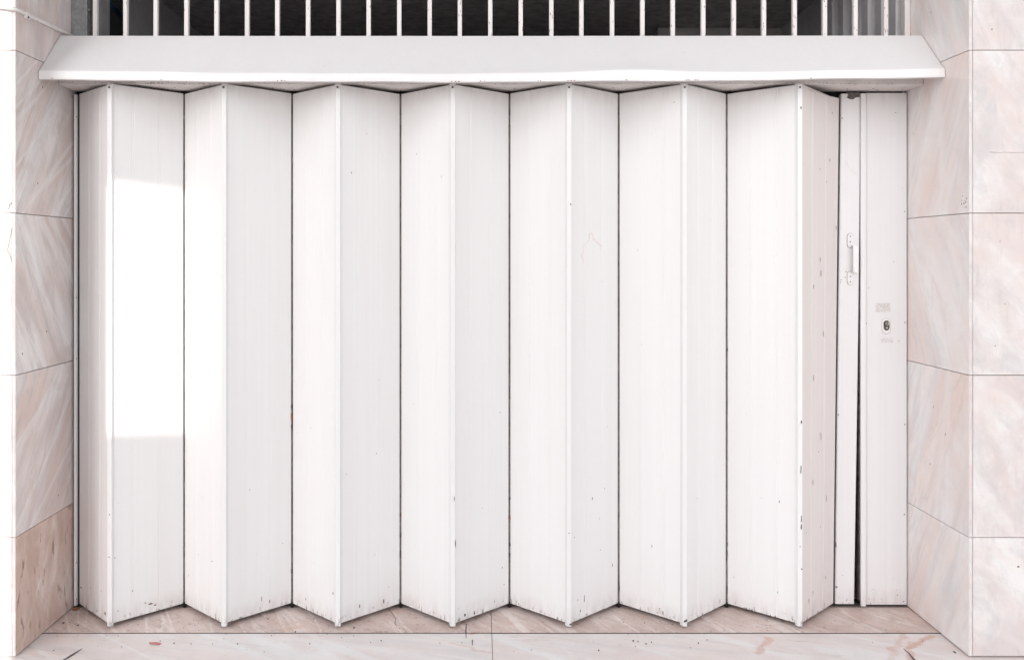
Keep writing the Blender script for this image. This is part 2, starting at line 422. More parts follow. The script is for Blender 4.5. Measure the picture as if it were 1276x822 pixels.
# grimy joints and nicks on the reveals
nx = Vector((1, 0, 0))
sp = []
for px, py in ((47, 228), (28, 440), (58, 412), (73, 616), (52, 85), (53, 108)):
    q = on_plane(px, py, (XL, 0, 0), nx); sp.append((q, 0.003, 0.005))
chips('paint_chip', sp, (1, 0, 0), M['chip_brown'], pl, kind='stuff')
sp = [(P(1204 + random.uniform(-6, 3), 247 + random.uniform(-6, 9), YF) if False else on_plane(1203 + random.uniform(-5, 2.5), 250 + random.uniform(-8, 8), (XR, 0, 0), nx), 0.002, 0.003) for _ in range(14)]
sp += [(on_plane(px, py, (XR, 0, 0), nx), 0.002, 0.006) for px, py in ((1159, 577), (1163, 506), (1178, 540), (1190, 812), (1160, 15))]
chips('paint_chip', sp, (-1, 0, 0), M['chip_brown'], pr, kind='stuff')
sp = [(P(px, py, YF + 0.0005), a, b) for px, py, a, b in ((1246, 300, .002, .003), (1269, 705, .005, .005), (1240, 430, .002, .004), (1252, 378, .003, .002), (1236, 36, .003, .004))]
chips('paint_chip', sp, (0, -1, 0), M['chip_brown'], pr, kind='stuff')
# hairline cracks
def ribbon(name, pts, half, normal, mat, parent, thick=0.0006, **props):
    n = Vector(normal).normalized(); pts = [Vector(p) for p in pts]; v = []; f = []
    for i, p in enumerate(pts):
        d = (pts[min(i + 1, len(pts) - 1)] - pts[max(i - 1, 0)]).normalized(); s = d.cross(n).normalized()
        h = half[i] if isinstance(half, (list, tuple)) else half * random.uniform(0.6, 1.2)
        v += [p + s * h - n * 0.0005, p - s * h - n * 0.0005, p + s * h + n * thick, p - s * h + n * thick]
    for i in range(len(pts) - 1):
        a, b = 4 * i, 4 * i + 4
        f += [(a + 2, a + 3, b + 3, b + 2), (a, b, b + 2, a + 2), (a + 1, a + 3, b + 3, b + 1)]
    return link(name, v, f, mat, parent, **props)
ribbon('crack', [P(1233 + i * 4.4, 189.5 + random.uniform(-.5, .5), YF + 0.0005) for i in range(13)], 0.0009, (0, -1, 0), M['mortar'], pr)
ribbon('crack', [P(px, py, YF) for px, py in ((14.5, 252), (11.5, 255), (11, 259), (8.5, 261))], 0.0011, (0, -1, 0), M['mortar'], pl)
ribbon('crack', [P(px, py, YF) for px, py in ((15, 283), (12, 298), (9, 311), (11.5, 315), (14, 322), (15, 327))], 0.0012, (0, -1, 0), M['mortar'], pl)

# ------------------------------------------------------------------ floor slabs
fl = bpy.data.objects.new('floor', None); COL.objects.link(fl); fl.location = (0, -0.3, 0); fl['kind'] = 'structure'
YJ = -0.2265
xj = 0.0505
def fslab(x0, x1, y0, y1, m, h=0.0): return box('marble_slab', x0, x1, y0, y1, -0.05, h, m, fl, 0.0012)
fslab(XL - 0.01, xj - 0.001, YJ + 0.005, 0.098, M['floor_back'])
fslab(xj + 0.001, XR + 0.01, YJ + 0.005, 0.098, M['floor_back'], 0.0006)
fslab(-2.7, xj - 0.001, -0.92, YJ - 0.005, M['floor_front'], -0.0008)
fslab(xj + 0.001, 2.8, -0.92, YJ - 0.005, M['floor_front'], -0.0012)
for a, b in ((-2.7, -1.4), (-1.4, 0.05), (0.05, 1.4), (1.4, 2.8)): fslab(a + 0.001, b - 0.001, -1.55, -0.922, M['floor_front'], -0.001)
box('floor_bed', -9, 9, -1.55, 0.1, -0.09, -0.012, M['black'], fl)
box('joint_filler', XL - 0.01, XR + 0.01, YJ - 0.0049, YJ + 0.0049, -0.03, -0.0022, M['joint'], fl)
box('joint_filler', -2.7, XL - 0.0102, YJ - 0.0049, YJ + 0.0049, -0.03, -0.0022, M['joint'], fl)
def gpt(px, py, z=0.0):
    d = DB * (437.0 - z / S) / (py - VY); return Vector(((px - VX) * S * d / DB, d - DB, z))
ribbon('crack', [gpt(102, 807), gpt(96, 811), gpt(88, 816), gpt(78, 822)], [0.001, 0.004, 0.006, 0.003], (0, 0, 1), M['chip'], fl)
ribbon('crack', [gpt(1126, 807), gpt(1132, 812), gpt(1137, 818), gpt(1141, 823)], [0.0008, 0.0022, 0.0035, 0.004], (0, 0, 1), M['chip'], fl)
ribbon('crack', [gpt(581, 776), gpt(580.5, 784), gpt(580.8, 794)], [0.0012, 0.0025, 0.001], (0, 0, 1), M['chip'], fl)
ribbon('crack', [gpt(588.5, 796), gpt(588.5, 803)], [0.0022, 0.0012], (0, 0, 1), M['chip'], fl)
ribbon('crack', [gpt(485, 758), gpt(489, 764), gpt(493, 770), gpt(492, 775), gpt(494, 779)], [0.001, 0.0015, 0.001, 0.0016, 0.001], (0, 0, 1), M['chip_brown'], fl)
sp = []
for px, py, a in ((79, 775, 6), (97, 778, 5), (441, 781, 5), (410, 779, 3), (391, 770, 3), (386, 801, 3), (789, 797, 5), (795, 798, 3), (805, 801, 4), (812, 799, 3), (870, 800, 4), (881, 796, 3),
                  (803, 775, 3), (838, 777, 3), (823, 776, 2), (777, 774, 3), (334, 770, 4), (368, 786, 4), (67, 809, 3), (217, 800, 4), (238, 801, 2), (265, 801, 2), (296, 801, 3), (1189, 811, 6),
                  (475, 797, 3), (548, 800, 2), (746, 809, 4), (700, 780, 2)):
    c = gpt(px, py); sp.append((c, a * 0.0009, a * 0.0014))
for _ in range(120):
    c = Vector((random.uniform(XL + .05, XR - .05), random.triangular(-0.42, -0.02, -0.16), 0)); sp.append((c, random.uniform(.0006, .0022), random.uniform(.001, .003)))
chips('grit', sp, (0, 0, 1), M['chip'], fl, thick=0.0013, kind='stuff')

# ------------------------------------------------------------------ folding door
door = thing('folding_door', 'white accordion folding garage door of tall metal leaves with pull handle', 'garage door', (0, -0.09, 0.0))
ZB, ZT = 0.020, 2.195
def bx(px): return (px - VX) * S
valley = [bx(v) for v in (98.0, 229.5, 364, 499, 634.8, 770.8, 905.4, 1046.5)]
ridge = [bx(v) for v in (162.6, 297.0, 431.0, 566.2, 703.0, 838.8, 974.3)]
lean_amt = -0.0255
def lean(z): return lean_amt * (1.0 - max(0.0, min(1.0, (z - ZB) / (ZT - ZB))))

def leaf_outline(a, b, th=0.022):
    """a = end at the ridge, b = end at the valley; grooved and rounded front, flat back"""
    a = Vector(a); b = Vector(b); e = (b - a); L = e.length; e.normalize()
    n = Vector((e.y, -e.x))
    if n.y > 0: n = -n
    pts = []; r = 0.007
    for k in range(4):
        t = k / 3 * math.pi / 2; pts.append((r - r * math.cos(t), -r + r * math.sin(t)))
    pts = pts[1:]
    for c in (0.275, 0.300, 0.640, 0.665):
        g = c * L; pts += [(g - 0.002, 0), (g - 0.0006, -0.0009), (g + 0.0006, -0.0009), (g + 0.002, 0)]
    r = 0.005
    for k in range(5):
        t = k / 4 * math.pi / 2; pts.append((L - r + r * math.sin(t), -r + r * math.cos(t)))
    pts += [(L, -th), (0.004, -th)]
    return [tuple(a + e * s + n * d) for s, d in pts], n, e, L

leaf_info = []
for i in range(7):
    rp = (ridge[i], YR); g = 0.0017
    for side in (-1, 1):
        vx = valley[i] + g if side < 0 else valley[i + 1] - g
        last = (i == 6 and side > 0)
        outl, n, e, L = leaf_outline((rp[0] + side * 0.006, rp[1] + 0.004), (vx, 0.0))
        zt = ZT
        props = {}
        if last:
            props['label'] = 'worn pinkish leaf with ragged top edge beside the handle post'
            fx = lambda x, z: lean(z) * max(0.0, (x - rp[0]) / (vx - rp[0]))
            zs = [ZB, 0.7, 1.4, 2.10, ZT - 0.008]
            nn = len(outl); vv = []; f2 = []
            for z in zs:
                for x, y in outl:
                    zz = z
                    if z == zs[-1]:
                        u = (x - rp[0]) / (vx - rp[0]); zz = z + 0.004 - 0.012 * max(0, min(1, (u - 0.05) * 3)) + 0.006 * math.sin(u * 17) + 0.004 * math.sin(u * 41)
                    vv.append((x + fx(x, z), y, zz))
            for k in range(len(zs) - 1):
                for q in range(nn):
                    j = (q + 1) % nn; f2.append((k * nn + q, k * nn + j, (k + 1) * nn + j, (k + 1) * nn + q))
            f2.append(tuple(range(nn))); f2.append(tuple((len(zs) - 1) * nn + q for q in range(nn)))
            lf = link('door_leaf', vv, f2, M['end_leaf'], door, **props)
        else:
            lf = prism('door_leaf', outl, ZB + random.uniform(-.0015, .0015), ZT + random.uniform(-.0015, .0015), M['leaf'], door)
        leaf_info.append((i, side, lf, Vector((rp[0], rp[1], 0)), Vector((n.x, n.y, 0)), last))
    # ridge cover strip: a folded angle with a narrow flat nose
    x, y = rp
    a = 0.0095; t = math.atan2(-YR, ridge[i] - valley[i])
    c, s = math.cos(t), math.sin(t)
    tr = [(x - 0.0205 * c, y + 0.0205 * s - 0.001), (x - a, y - 0.0015), (x - a + 0.0012, y - 0.0026), (x + a - 0.0012, y - 0.0026), (x + a, y - 0.0015), (x + 0.0145 * c, y + 0.0145 * s - 0.001),
          (x + 0.010 * c, y + 0.010 * s + 0.004), (x, y + 0.008), (x - 0.014 * c, y + 0.014 * s + 0.004)]
    ts = prism('edge_strip', tr, ZB - 0.010, ZT + 0.002, M['trim'], door)
    tube('screw', [(x - 0.001, y - 0.0022, ZT - 0.013), (x - 0.001, y - 0.0048, ZT - 0.013)], 0.0042, M['hinge'], ts, 8)
for i in range(1, 7):
    x = valley[i]
    hg = box('hinge_strip', x - 0.0013, x + 0.0013, 0.0012, 0.018, ZB - 0.002, ZT - 0.003, M['seam'], door)
    tube('pivot', [(x, 0.004, ZT - 0.004), (x, 0.004, ZT + 0.010)], 0.006, M['black'], hg, 8)
    tube('roller', [(x, 0.006, 0.002), (x, 0.006, ZB + 0.004)], 0.010, M['black'], hg, 8)
# rust and black nicks along the seams
for i, spots in {2: ((363.5, 518, 8, 'rust'), (363.5, 505, 5, 'chip'), (363.8, 530, 6, 'chip'), (363.5, 711, 4, 'chip')), 3: ((499, 430, 3, 'chip'), (499.5, 665, 5, 'chip'), (499, 690, 6, 'chip'), (499.4, 640, 3, 'rust')),
                 4: ((635, 643, 4, 'rust'), (635, 678, 4, 'chip'), (635, 690, 3, 'chip'), (635.3, 620, 2, 'chip')), 5: ((770.8, 375, 8, 'chip'), (770.8, 389, 5, 'chip'), (771, 640, 4, 'chip'), (771, 730, 7, 'chip')),
                 6: ((905.5, 435, 3, 'chip'), (905.6, 690, 8, 'chip'), (905.6, 677, 4, 'chip'), (905.8, 735, 7, 'chip'))}.items():
    for nm, mk in (('rust_spot', 'rust'), ('paint_chip', 'chip')):
        sel = [(P(px, py, -0.0005), 0.0042, h * S) for px, py, h, k in spots if k == mk]
        if sel: chips(nm, sel, (0, -1, 0), M[mk], door, thick=0.002, kind='stuff')
# chips and scuffs where the photograph shows them
def leaf_at(fold, side): return next(q for q in leaf_info if q[0] == fold and q[1] == side)
def leaf_marks(fold, side, marks, mk, nm):
    i, s_, lf, p0, n, last = leaf_at(fold, side)
    p0 = p0 + n * 0.0 + Vector((s_ * 0.006, 0.004, 0))
    chips(nm, [(on_plane(px, py, p0, n), a * S * (0.62 if last else 0.75), b * S * (1.2 if last else 0.8)) for px, py, a, b in marks], n, M[mk], door, kind='stuff')
leaf_marks(0, 1, [(188, 751, 5, 1.4), (193, 752.5, 2.5, 1.2), (181, 750, 2, 1), (165, 735, 1, 1), (143, 694, .8, 1.2), (147, 760, 1, 1)], 'chip_brown', 'paint_chip')
leaf_marks(0, -1, [(101, 731, 3, 1.5), (121, 760, 1.5, 1.5), (131, 763, 2.5, 3), (113, 731, .8, .8), (126, 735, .8, .8)], 'chip_brown', 'paint_chip')
leaf_marks(1, -1, [(264, 698, 1.3, .8), (247, 690, .8, .8), (235, 715, .8, .8)], 'chip', 'paint_chip')
leaf_marks(1, 1, [(311, 609, 1, 1), (336, 748, 1, 3), (352, 676, 1, .6), (326, 745, .7, 4)], 'chip_brown', 'paint_chip')
leaf_marks(2, 1, [(448, 754, 1, 3), (478, 748, 1.4, 4), (484, 730, .7, .8), (469, 564, .6, 1.5), (467, 690, .5, .8), (424, 610, .8, 1.0)], 'chip_brown', 'paint_chip')
leaf_marks(3, 1, [(623, 513, .9, .9), (601, 632, .8, .6), (626, 706, 1, 1), (628, 727, .9, 1), (616, 748, .8, 1.5), (591, 762, 1.5, 3), (579, 765, 2, 3)], 'chip', 'paint_chip')
leaf_marks(4, 1, [(716, 668, .9, .9), (738, 620, 1.1, 3), (747, 645, .8, .8), (748, 684, .8, .8), (723, 760, 1.0, 2.5), (763, 703, .7, 4), (728, 745, 1, 6), (720, 746, .8, 1.5)], 'chip_brown', 'paint_chip')
leaf_marks(5, -1, [(840, 127, .8, 1.2), (848, 131, .7, 1.0), (826, 763, .8, 4), (819, 762, 1.3, 1.3), (682 + 140, 757, 1.4, 1)], 'chip_brown', 'paint_chip')
leaf_marks(5, 1, [(869, 620, .6, .6), (875, 764, 1, 2.5), (897, 748, .7, 4)], 'chip_brown', 'paint_chip')
leaf_marks(6, -1, [(971, 624, .8, 2.2), (937, 760, 1.2, 4), (930, 757, 1, 3), (960, 766, .8, 2.5), (966, 768, .7, 4)], 'chip', 'paint_chip')
leaf_marks(6, -1, [(969, 737, 1, 2)], 'cyan_mark', 'paint_fleck')
leaf_marks(6, 1, [(1005, 662.5, 1.2, 1)], 'cyan_mark', 'paint_fleck')
leaf_marks(6, 1, [(1034, 199, 1, 2.5), (1022, 210, .8, 1.2), (1030, 226, .8, 1), (1042, 283, .8, 2.5), (1022, 323, .9, 2.5), (1023, 340, 1, 3), (1014, 356, 1, 2.5), (1026, 415, .8, 3),
                  (1014, 470, 1, 4), (1023, 543, .9, 5), (1020, 562, .7, 1), (1013, 600, .8, 3), (1030, 620, .7, 4), (1022, 655, .8, 1), (1029, 718, .8, 2.5), (1008, 748, .9, 3), (1013, 737, .7, 2), (1037, 140, 1, 1.5)], 'pale_brown', 'paint_chip')
leaf_marks(2, -1, [(415, 738, .9, 3.5), (381, 745, .9, 2.5), (391, 700, .5, .5)], 'chip_brown', 'paint_chip')
# faint pink scribble on the fifth fold
i, s_, lf, p0, n, last = leaf_at(4, 1); p0 = p0 + Vector((0.006, 0.004, 0))
ribbon('scribble', [on_plane(px, py, p0, n) for px, py in ((727, 329), (726.5, 322), (724.5, 318), (727, 314), (727, 306), (731, 301), (733.5, 299), (734.5, 291), (736.5, 289.5), (738.5, 292), (739, 297), (744, 301), (749, 306), (748, 310))],
       [0.0012, 0.002, 0.003, 0.002, 0.001, 0.0012, 0.003, 0.0035, 0.003, 0.0025, 0.003, 0.0035, 0.003, 0.001], n, M['pink_mark'], door)
# black nicks on the nose of the edge strips
sp = [(P(px, py, YR - 0.0026), a * S, b * S) for px, py, a, b in ((999, 745 - 37, 1.3, 1.3), (998.5, 655, 1, 4), (998.5, 525, .9, 3), (998, 585, .8, 6), (998.5, 646, .7, 5), (713 - 4, 663, .8, 1), (711, 254, .8, 1), (567.5, 676, .6, 6),
      (566, 620, .6, 4), (853.5, 773, 2, 1.6), (711, 777, 2.2, 1.4), (136, 693, .8, 1), (998, 134, 1.0, 2.5), (855, 772, 1.5, 2), (997, 680, .6, 1), (136.5, 640, .5, 1))]
chips('paint_chip', sp, (0, -1, 0), M['chip'], door, kind='stuff')

# handle post: leans with the worn leaf
px0, px1 = bx(1048.3), bx(1073.0)
o = [(px0 + .002, 0.028), (px0, 0.004), (px0 + 0.004, 0.0), (px1 - 0.006, 0.0), (px1 - 0.002, 0.002), (px1, 0.006), (px1, 0.028)]
post = prism('handle_post', o, ZB - 0.004, ZT + 0.001, M['panel'], door, zs=[ZB - 0.004 + (ZT - ZB + 0.005) * k / 10 for k in range(11)],
             shear=lambda z, x: lean(z) if x < (px0 + px1) / 2 else -8.2 * S * (1 - max(0, min(1, (z - ZB) / (ZT - ZB)))) ** 1.35)
def post_p(px, py, y): return P(px, py, y)
# bare metal where the paint has come off at the top of the post
v = [P(px, py, -0.0008) for px, py in ((1054.5, 114.5), (1071, 114.5), (1071.5, 120.5), (1066.5, 121), (1063, 123.5), (1058.5, 123), (1055, 121), (1057, 118))]
v2 = [p + Vector((0, 0.0014, 0)) for p in v]
nn = len(v)
link('bare_patch', v + v2, [tuple(range(nn))] + [(q, (q + 1) % nn, nn + (q + 1) % nn, nn + q) for q in range(nn)], M['chip'], post)
chips('paint_chip', [(P(1049.5, 146.5, 0), .0035, .0035), (P(1048, 348, 0), .003, .002), (P(1047.5, 351, 0), .002, .002), (P(1044.5, 516, 0), .003, .004), (P(1042, 730, 0), .005, .004), (P(1041.5, 678, 0), .003, .014),
                     (P(1054, 338, 0), .003, .002), (P(1053, 345, 0), .003, .002), (P(1066, 703, 0), .002, .002)], (0, -1, 0), M['chip'], post, thick=0.001, kind='stuff')
chips('paint_fleck', [(P(1050, 715.5, 0), .0025, .003)], (0, -1, 0), M['cyan_mark'], post, thick=0.001)
ribbon('scratch', [P(px, py, 0) for px, py in ((1054, 200), (1057, 207), (1062, 213), (1068, 217))], 0.0006, (0, -1, 0), M['pale_mark'], post)
# pull handle: two screwed plates and a bent flat bar
hd = bpy.data.objects.new('pull_handle', None); COL.objects.link(hd); hd.parent = door; hd.location = P(1060, 322, 0) - door.location; hd['label'] = 'small white pull handle on the leaning post'
def plate(cx, z0, z1, wd=0.0135):
    out = []
    for k in range(9): a = math.pi * k / 8; out.append((cx + wd * math.cos(a), z1 - wd + wd * math.sin(a)))
    for k in range(9): a = math.pi + math.pi * k / 8; out.append((cx + wd * math.cos(a), z0 + wd + wd * math.sin(a)))
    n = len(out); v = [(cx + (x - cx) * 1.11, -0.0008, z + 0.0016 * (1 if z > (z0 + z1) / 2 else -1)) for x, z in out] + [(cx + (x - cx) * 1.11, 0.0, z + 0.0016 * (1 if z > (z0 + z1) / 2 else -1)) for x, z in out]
    n = len(out); link('shade_grime_ring', v, [tuple(range(n))] + [(q, (q + 1) % n, n + (q + 1) % n, n + q) for q in range(n)], M['outline'], hd)  # painted rim of contact shade and dirt behind the plate
    v = [(x, -0.0042, z) for x, z in out] + [(x, 0.0, z) for x, z in out]
    f = [tuple(range(n))] + [(q, (q + 1) % n, n + (q + 1) % n, n + q) for q in range(n)]
    return link('plate', v, f, M['panel'], hd)
c1 = P(1059.5, 300, 0); c2 = P(1059.5, 345, 0)
for (pa, pb, sc) in ((290.3, 308, (294, 300.5)), (337.5, 354, (344, 350.5))):
    plate(c1.x, P(0, pb).z, P(0, pa).z)
    for s2 in sc: tube('screw', [P(1059.5, s2, -0.0038), P(1059.5, s2, -0.0055)], 0.0026, M['chip_brown'], hd, 8)
gx0, gx1 = c1.x - 0.0005, c1.x + 0.021; zt_, zb_ = P(0, 304.5).z, P(0, 339.5).z
prof = [(-0.003, zt_), (-0.026, zt_), (-0.030, zt_ - 0.004), (-0.030, zb_ + 0.004), (-0.026, zb_), (-0.003, zb_), (-0.003, zb_ + 0.005), (-0.024, zb_ + 0.005), (-0.024, zt_ - 0.005), (-0.003, zt_ - 0.005)]
v = [(gx0, y, z) for y, z in prof] + [(gx1, y, z) for y, z in prof]; n = len(prof)
f = [(q, (q + 1) % n, n + (q + 1) % n, n + q) for q in range(n)]
f += [(0, 1, 8, 9), (1, 2, 3, 8), (3, 4, 7, 8), (4, 5, 6, 7)] + [(n + 9, n + 8, n + 1, n + 0), (n + 8, n + 3, n + 2, n + 1), (n + 8, n + 7, n + 4, n + 3), (n + 7, n + 6, n + 5, n + 4)]
link('grip', v, f, M['trim'], hd, bevel=0.0012)

# ------------------------------------------------------------------ lock panel at the right jamb
lp = thing('lock_panel', 'narrow white metal panel with keyhole between handle post and right marble pier', 'panel', (bx(1104), 0.01, 0.0))
box('cover', bx(1079.6), bx(1130.6), 0.004, 0.03, 0.011, 2.200, M['panel'], lp, 0.002)
box('edge_strip', bx(1071.4), bx(1077.7), -0.011, -0.0012, 0.010, 2.196, M['panel'], lp, 0.003)
box('inner_rail', bx(1074.5), bx(1082), 0.031, 0.05, 0.016, 2.18, M['seam'], lp)
box('seal', bx(1131.0), XR - 0.0005, 0.012, 0.03, 0.01, 2.195, M['black'], lp)
def oval(name, px, py, wpx, hpx, y0, y1, mat, parent):
    c = P(px, py, 0); w = wpx * S / 2; h = hpx * S / 2; out = []
    for k in range(10): a = math.pi * k / 9; out.append((c.x + w * math.cos(a), c.z + h - w + w * math.sin(a)))
    for k in range(10): a = math.pi + math.pi * k / 9; out.append((c.x + w * math.cos(a), c.z - h + w + w * math.sin(a)))
    n = len(out); v = [(x, y0, z) for x, z in out] + [(x, y1, z) for x, z in out]
    f = [tuple(range(n))] + [(q, (q + 1) % n, n + (q + 1) % n, n + q) for q in range(n)]
    return link(name, v, f, mat, parent)
oval('shade_grime_ring', 1104.7, 405.7, 10.9, 19.8, 0.003, 0.0045, M['outline'], lp)
es = oval('escutcheon', 1104.5, 405.5, 10.2, 19, 0.001, 0.0045, M['trim'], lp)
oval('keyway', 1104.8, 404.8, 7.4, 12.6, 0.0002, 0.0012, M['hinge'], es)
tube('lock_cylinder', [P(1105.6, 402.5, 0.001), P(1105.6, 402.5, -0.003)], 0.0085, M['chrome'], es, 16)
tube('lock_cylinder', [P(1105.2, 407.8, 0.001), P(1105.2, 407.8, -0.0022)], 0.0052, M['chrome'], es, 12)
box('key_slot', P(1105, 0).x - 0.0012, P(1105, 0).x + 0.0016, -0.0036, -0.0028, P(0, 404.5).z, P(0, 400).z, M['black'], es)
def residue(x0, x1, y0, y1, nx_, ny_, keep):
    v = []; f = []
    for i in range(nx_):
        for j in range(ny_):
            if random.random() > keep: continue
            a = x0 + (x1 - x0) * i / nx_; b = x0 + (x1 - x0) * (i + 1) / nx_; c = y0 + (y1 - y0) * j / ny_; d = y0 + (y1 - y0) * (j + 1) / ny_
            k = len(v); v += [P(q, r, 0) + Vector((0, 0.0035, 0)) for q, r in ((a, c), (b, c), (b, d), (a, d))]; f.append((k, k + 1, k + 2, k + 3))
    link('tape_residue', v, f, M['pale_mark'], lp, kind='stuff')
residue(1091.5, 1110, 377, 388, 26, 16, 0.72)
residue(1098, 1113, 420.5, 426.5, 22, 8, 0.42)
chips('paint_fleck', [(P(1100.5, 382, 0.0034), .003, .0032)], (0, -1, 0), M['cyan_mark'], lp)
chips('paint_chip', [(P(px, py, 0.004), a, b) for px, py, a, b in ((1127.5, 528, .0035, .0035), (1127, 640, .004, .004), (1127, 263, .003, .003), (1127.5, 401, .003, .004), (1116, 140, .003, .002), (1082, 358, .001, .003), (1124.5, 234, .001, .002),
        (1079.5, 402, .001, .004), (1120, 424, .003, .002), (1118, 740, .002, .004), (1126, 748, .003, .003), (1088, 733, .001, .003), (1113, 720, .001, .002))], (0, -1, 0), M['chip_brown'], lp, kind='stuff')

# left jamb channel
jc = thing('jamb_channel', 'thin white metal channel upright between left marble pier and door', 'door jamb', (bx(95), 0, 0))
box('channel', bx(93.6), bx(96.8), -0.012, 0.02, 0.012, 2.19, M['trim'], jc, 0.002)
box('seal', XL + 0.0005, bx(93.2), -0.001, 0.02, 0.0, 2.19, M['hinge'], jc)
box('seal', bx(97.0), bx(97.7), 0.002, 0.02, 0.0, 2.19, M['black'], jc)
chips('paint_chip', [(P(95.2, py, -0.0125), .002, .003) for py in (145, 370, 446, 700, 745)], (0, -1, 0), M['chip'], jc, kind='stuff')
# dark sill rail the door runs on
box('floor_track', XL + 0.004, XR - 0.004, 0.004, 0.05, 0.001, 0.011, M['black'], kind=None) if False else None
ft = thing('floor_track', 'dark grimy metal track on the threshold behind the folding door', 'track', (0, 0.03, 0))
box('rail', XL + 0.004, XR - 0.004, 0.002, 0.030, 0.001, 0.007, M['hinge'], ft)
box('stop', XL + 0.004, XR - 0.004, 0.036, 0.060, 0.001, 0.012, M['black'], ft)

# ------------------------------------------------------------------ canopy over the door
cp = thing('canopy', 'long white sheet metal canopy sloping over the folding door', 'canopy', (0, -0.15, 2.2))
NXS = 72
X0, X1 = XL + 0.003, XR - 0.003
rows = []
def sag(u):                        # u 0..1 along the length
    return -0.0135 * (1 - (2 * u - 1) ** 2) + 0.009 * (u - 0.5) + 0.0012 * math.sin(u * 23) + 0.0008 * math.sin(u * 51 + 1)
def crease(u): return 0.011 * math.exp(-((u - 0.665) / 0.055) ** 2) + 0.002 * math.sin(u * 13)
vv = []; ff = []
for i in range(NXS + 1):
    u = i / NXS; x = X0 + (X1 - X0) * u; sg = sag(u); cr = crease(u)
    prof = [(0.0, 2.4085), (-0.104, 2.4095 + sg * .1), (-0.1085, 2.4135 + sg * .1), (-0.1125, 2.4095 + sg * .1), (-0.16, 2.3555 + sg * .3), (-0.21, 2.2985 + sg * .55 + cr * .1), (-0.247, 2.2575 + sg * .85 + cr * .4), (-0.2625, 2.2415 + sg + cr * .9), (-0.2685, 2.2355 + sg + cr * .8), (-0.2715, 2.2285 + sg + cr * .4),
            (-0.2725, 2.2045 + sg), (-0.2715, 2.2015 + sg), (-0.2685, 2.2005 + sg), (-0.252, 2.2015 + sg), (-0.2505, 2.2035 + sg), (-0.2505, 2.240 + sg), (-0.124, 2.345), (0.0, 2.39)]
    vv += [(x, y, z) for y, z in prof]; n = len(prof)
for i in range(NXS):
    for k in range(n):
        j = (k + 1) % n; ff.append((i * n + k, i * n + j, (i + 1) * n + j, (i + 1) * n + k))
ff.append(tuple(range(n))); ff.append(tuple(NXS * n + k for k in range(n)))
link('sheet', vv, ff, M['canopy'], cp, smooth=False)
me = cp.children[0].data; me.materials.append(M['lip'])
for f in me.polygons:              # lip highlight is put into the colour: lighter lip, darker slope
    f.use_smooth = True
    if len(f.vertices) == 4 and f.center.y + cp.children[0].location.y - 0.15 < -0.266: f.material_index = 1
me.set_sharp_from_angle(angle=R(40))
box('gap_light_block', XL + 0.002, XR - 0.002, 0.031, 0.040, 2.11, 2.384, M['black'], cp)  # black strip added to stop light showing through above the leaves
box('track_housing', X0, X1 , -0.12, 0.02, 2.2085, 2.385, M['soffit'], cp, 0.003)
sp = [(Vector((random.uniform(X0 + .2, X1 - .3), -0.2722, 2.2035)), 0, 0)]
sp = []
for px in (345, 350, 354, 562, 567, 571, 598, 603, 670, 673, 707, 711, 715, 855, 858, 866, 869, 64, 200, 780, 1010):
    u = ((px - 47) / 1130); x = X0 + (X1 - X0) * u; sp.append((Vector((x, -0.2725, 2.2035 + sag(u))), random.uniform(.002, .006), random.uniform(.001, .0022)))
chips('rust_spot', sp, (0, -1, 0), M['rust'], cp, thick=0.0008, kind='stuff')
sp = [(Vector((random.uniform(-1.45, -1.05), -0.1203, random.uniform(2.2095, 2.232))), random.uniform(.001, .0028), random.uniform(.0008, .002)) for _ in range(70)]
sp += [(Vector((random.uniform(X0, X1), -0.1203, 2.2095 + abs(random.gauss(0, .007)))), random.uniform(.001, .003), random.uniform(.0006, .0014)) for _ in range(160)]
chips('grime', sp, (0, -1, 0), M['chip_brown'], cp, kind='stuff')
sp = [(Vector((random.uniform(X0, X1), -abs(random.gauss(0, 0.035)), 2.2083)), random.uniform(.002, .006), random.uniform(.0015, .004)) for _ in range(160)]
chips('grime', sp, (0, 0, -1), M['chip_brown'], cp, kind='stuff')
sp = [(Vector((random.uniform(X0, X1), 0, 0)), 0, 0)]
ribbon('weld_line', [Vector((-0.85 + i * 0.03, -0.1206, 2.222 + random.uniform(-.0008, .0008))) for i in range(32)], 0.0011, (0, -1, 0), M['rust'], cp)

# ------------------------------------------------------------------ window grille above the canopy
gr = thing('window_grille', 'row of thin white upright metal bars across the dark opening above the canopy', 'grille', (0, -0.06, 2.40))
YG = -0.062
box('rail', XL + 0.07, XR - 0.006, YG + 0.002, YG + 0.016, 2.385, 2.4075, M['bar'], gr)
for i in range(27):
    px = 117.9 + 37.93 * i
    c = P(px, 30, YG); w = 0.0088
    dx = random.uniform(-0.001, 0.001)
    box('bar', c.x - w + dx, c.x + w + dx, YG, YG + 0.0175, 2.4078, 3.44, M['bar'], gr, 0.0015)
sp = []
for i in range(27):
    c = P(117.9 + 37.93 * i, 30, YG)
    for _ in range(int(random.uniform(0, 3)) if i < 12 else int(random.uniform(3, 9))):
        sp.append((Vector((c.x + random.choice((-1, 1)) * random.uniform(.002, .008), YG - 0.0001, random.uniform(2.412, 2.60))), random.uniform(.0006, .002), random.uniform(.002, .008)))
chips('paint_chip', sp, (0, -1, 0), M['chip_brown'], gr, kind='stuff')
wf = thing('window_frame', 'grey galvanised upright frame post beside the left marble pier above the canopy', 'frame', (bx(99), 0, 2.4))
a, b = P(90.5, 20, -0.02).x, P(108.6, 20, -0.02).x
box('post', XL + 0.001, b, -0.02, 0.01, 2.409, 3.44, M['steel'], wf, 0.002)
box('flange', b - 0.002, b + 0.010, 0.004, 0.012, 2.409, 3.44, M['hinge'], wf)
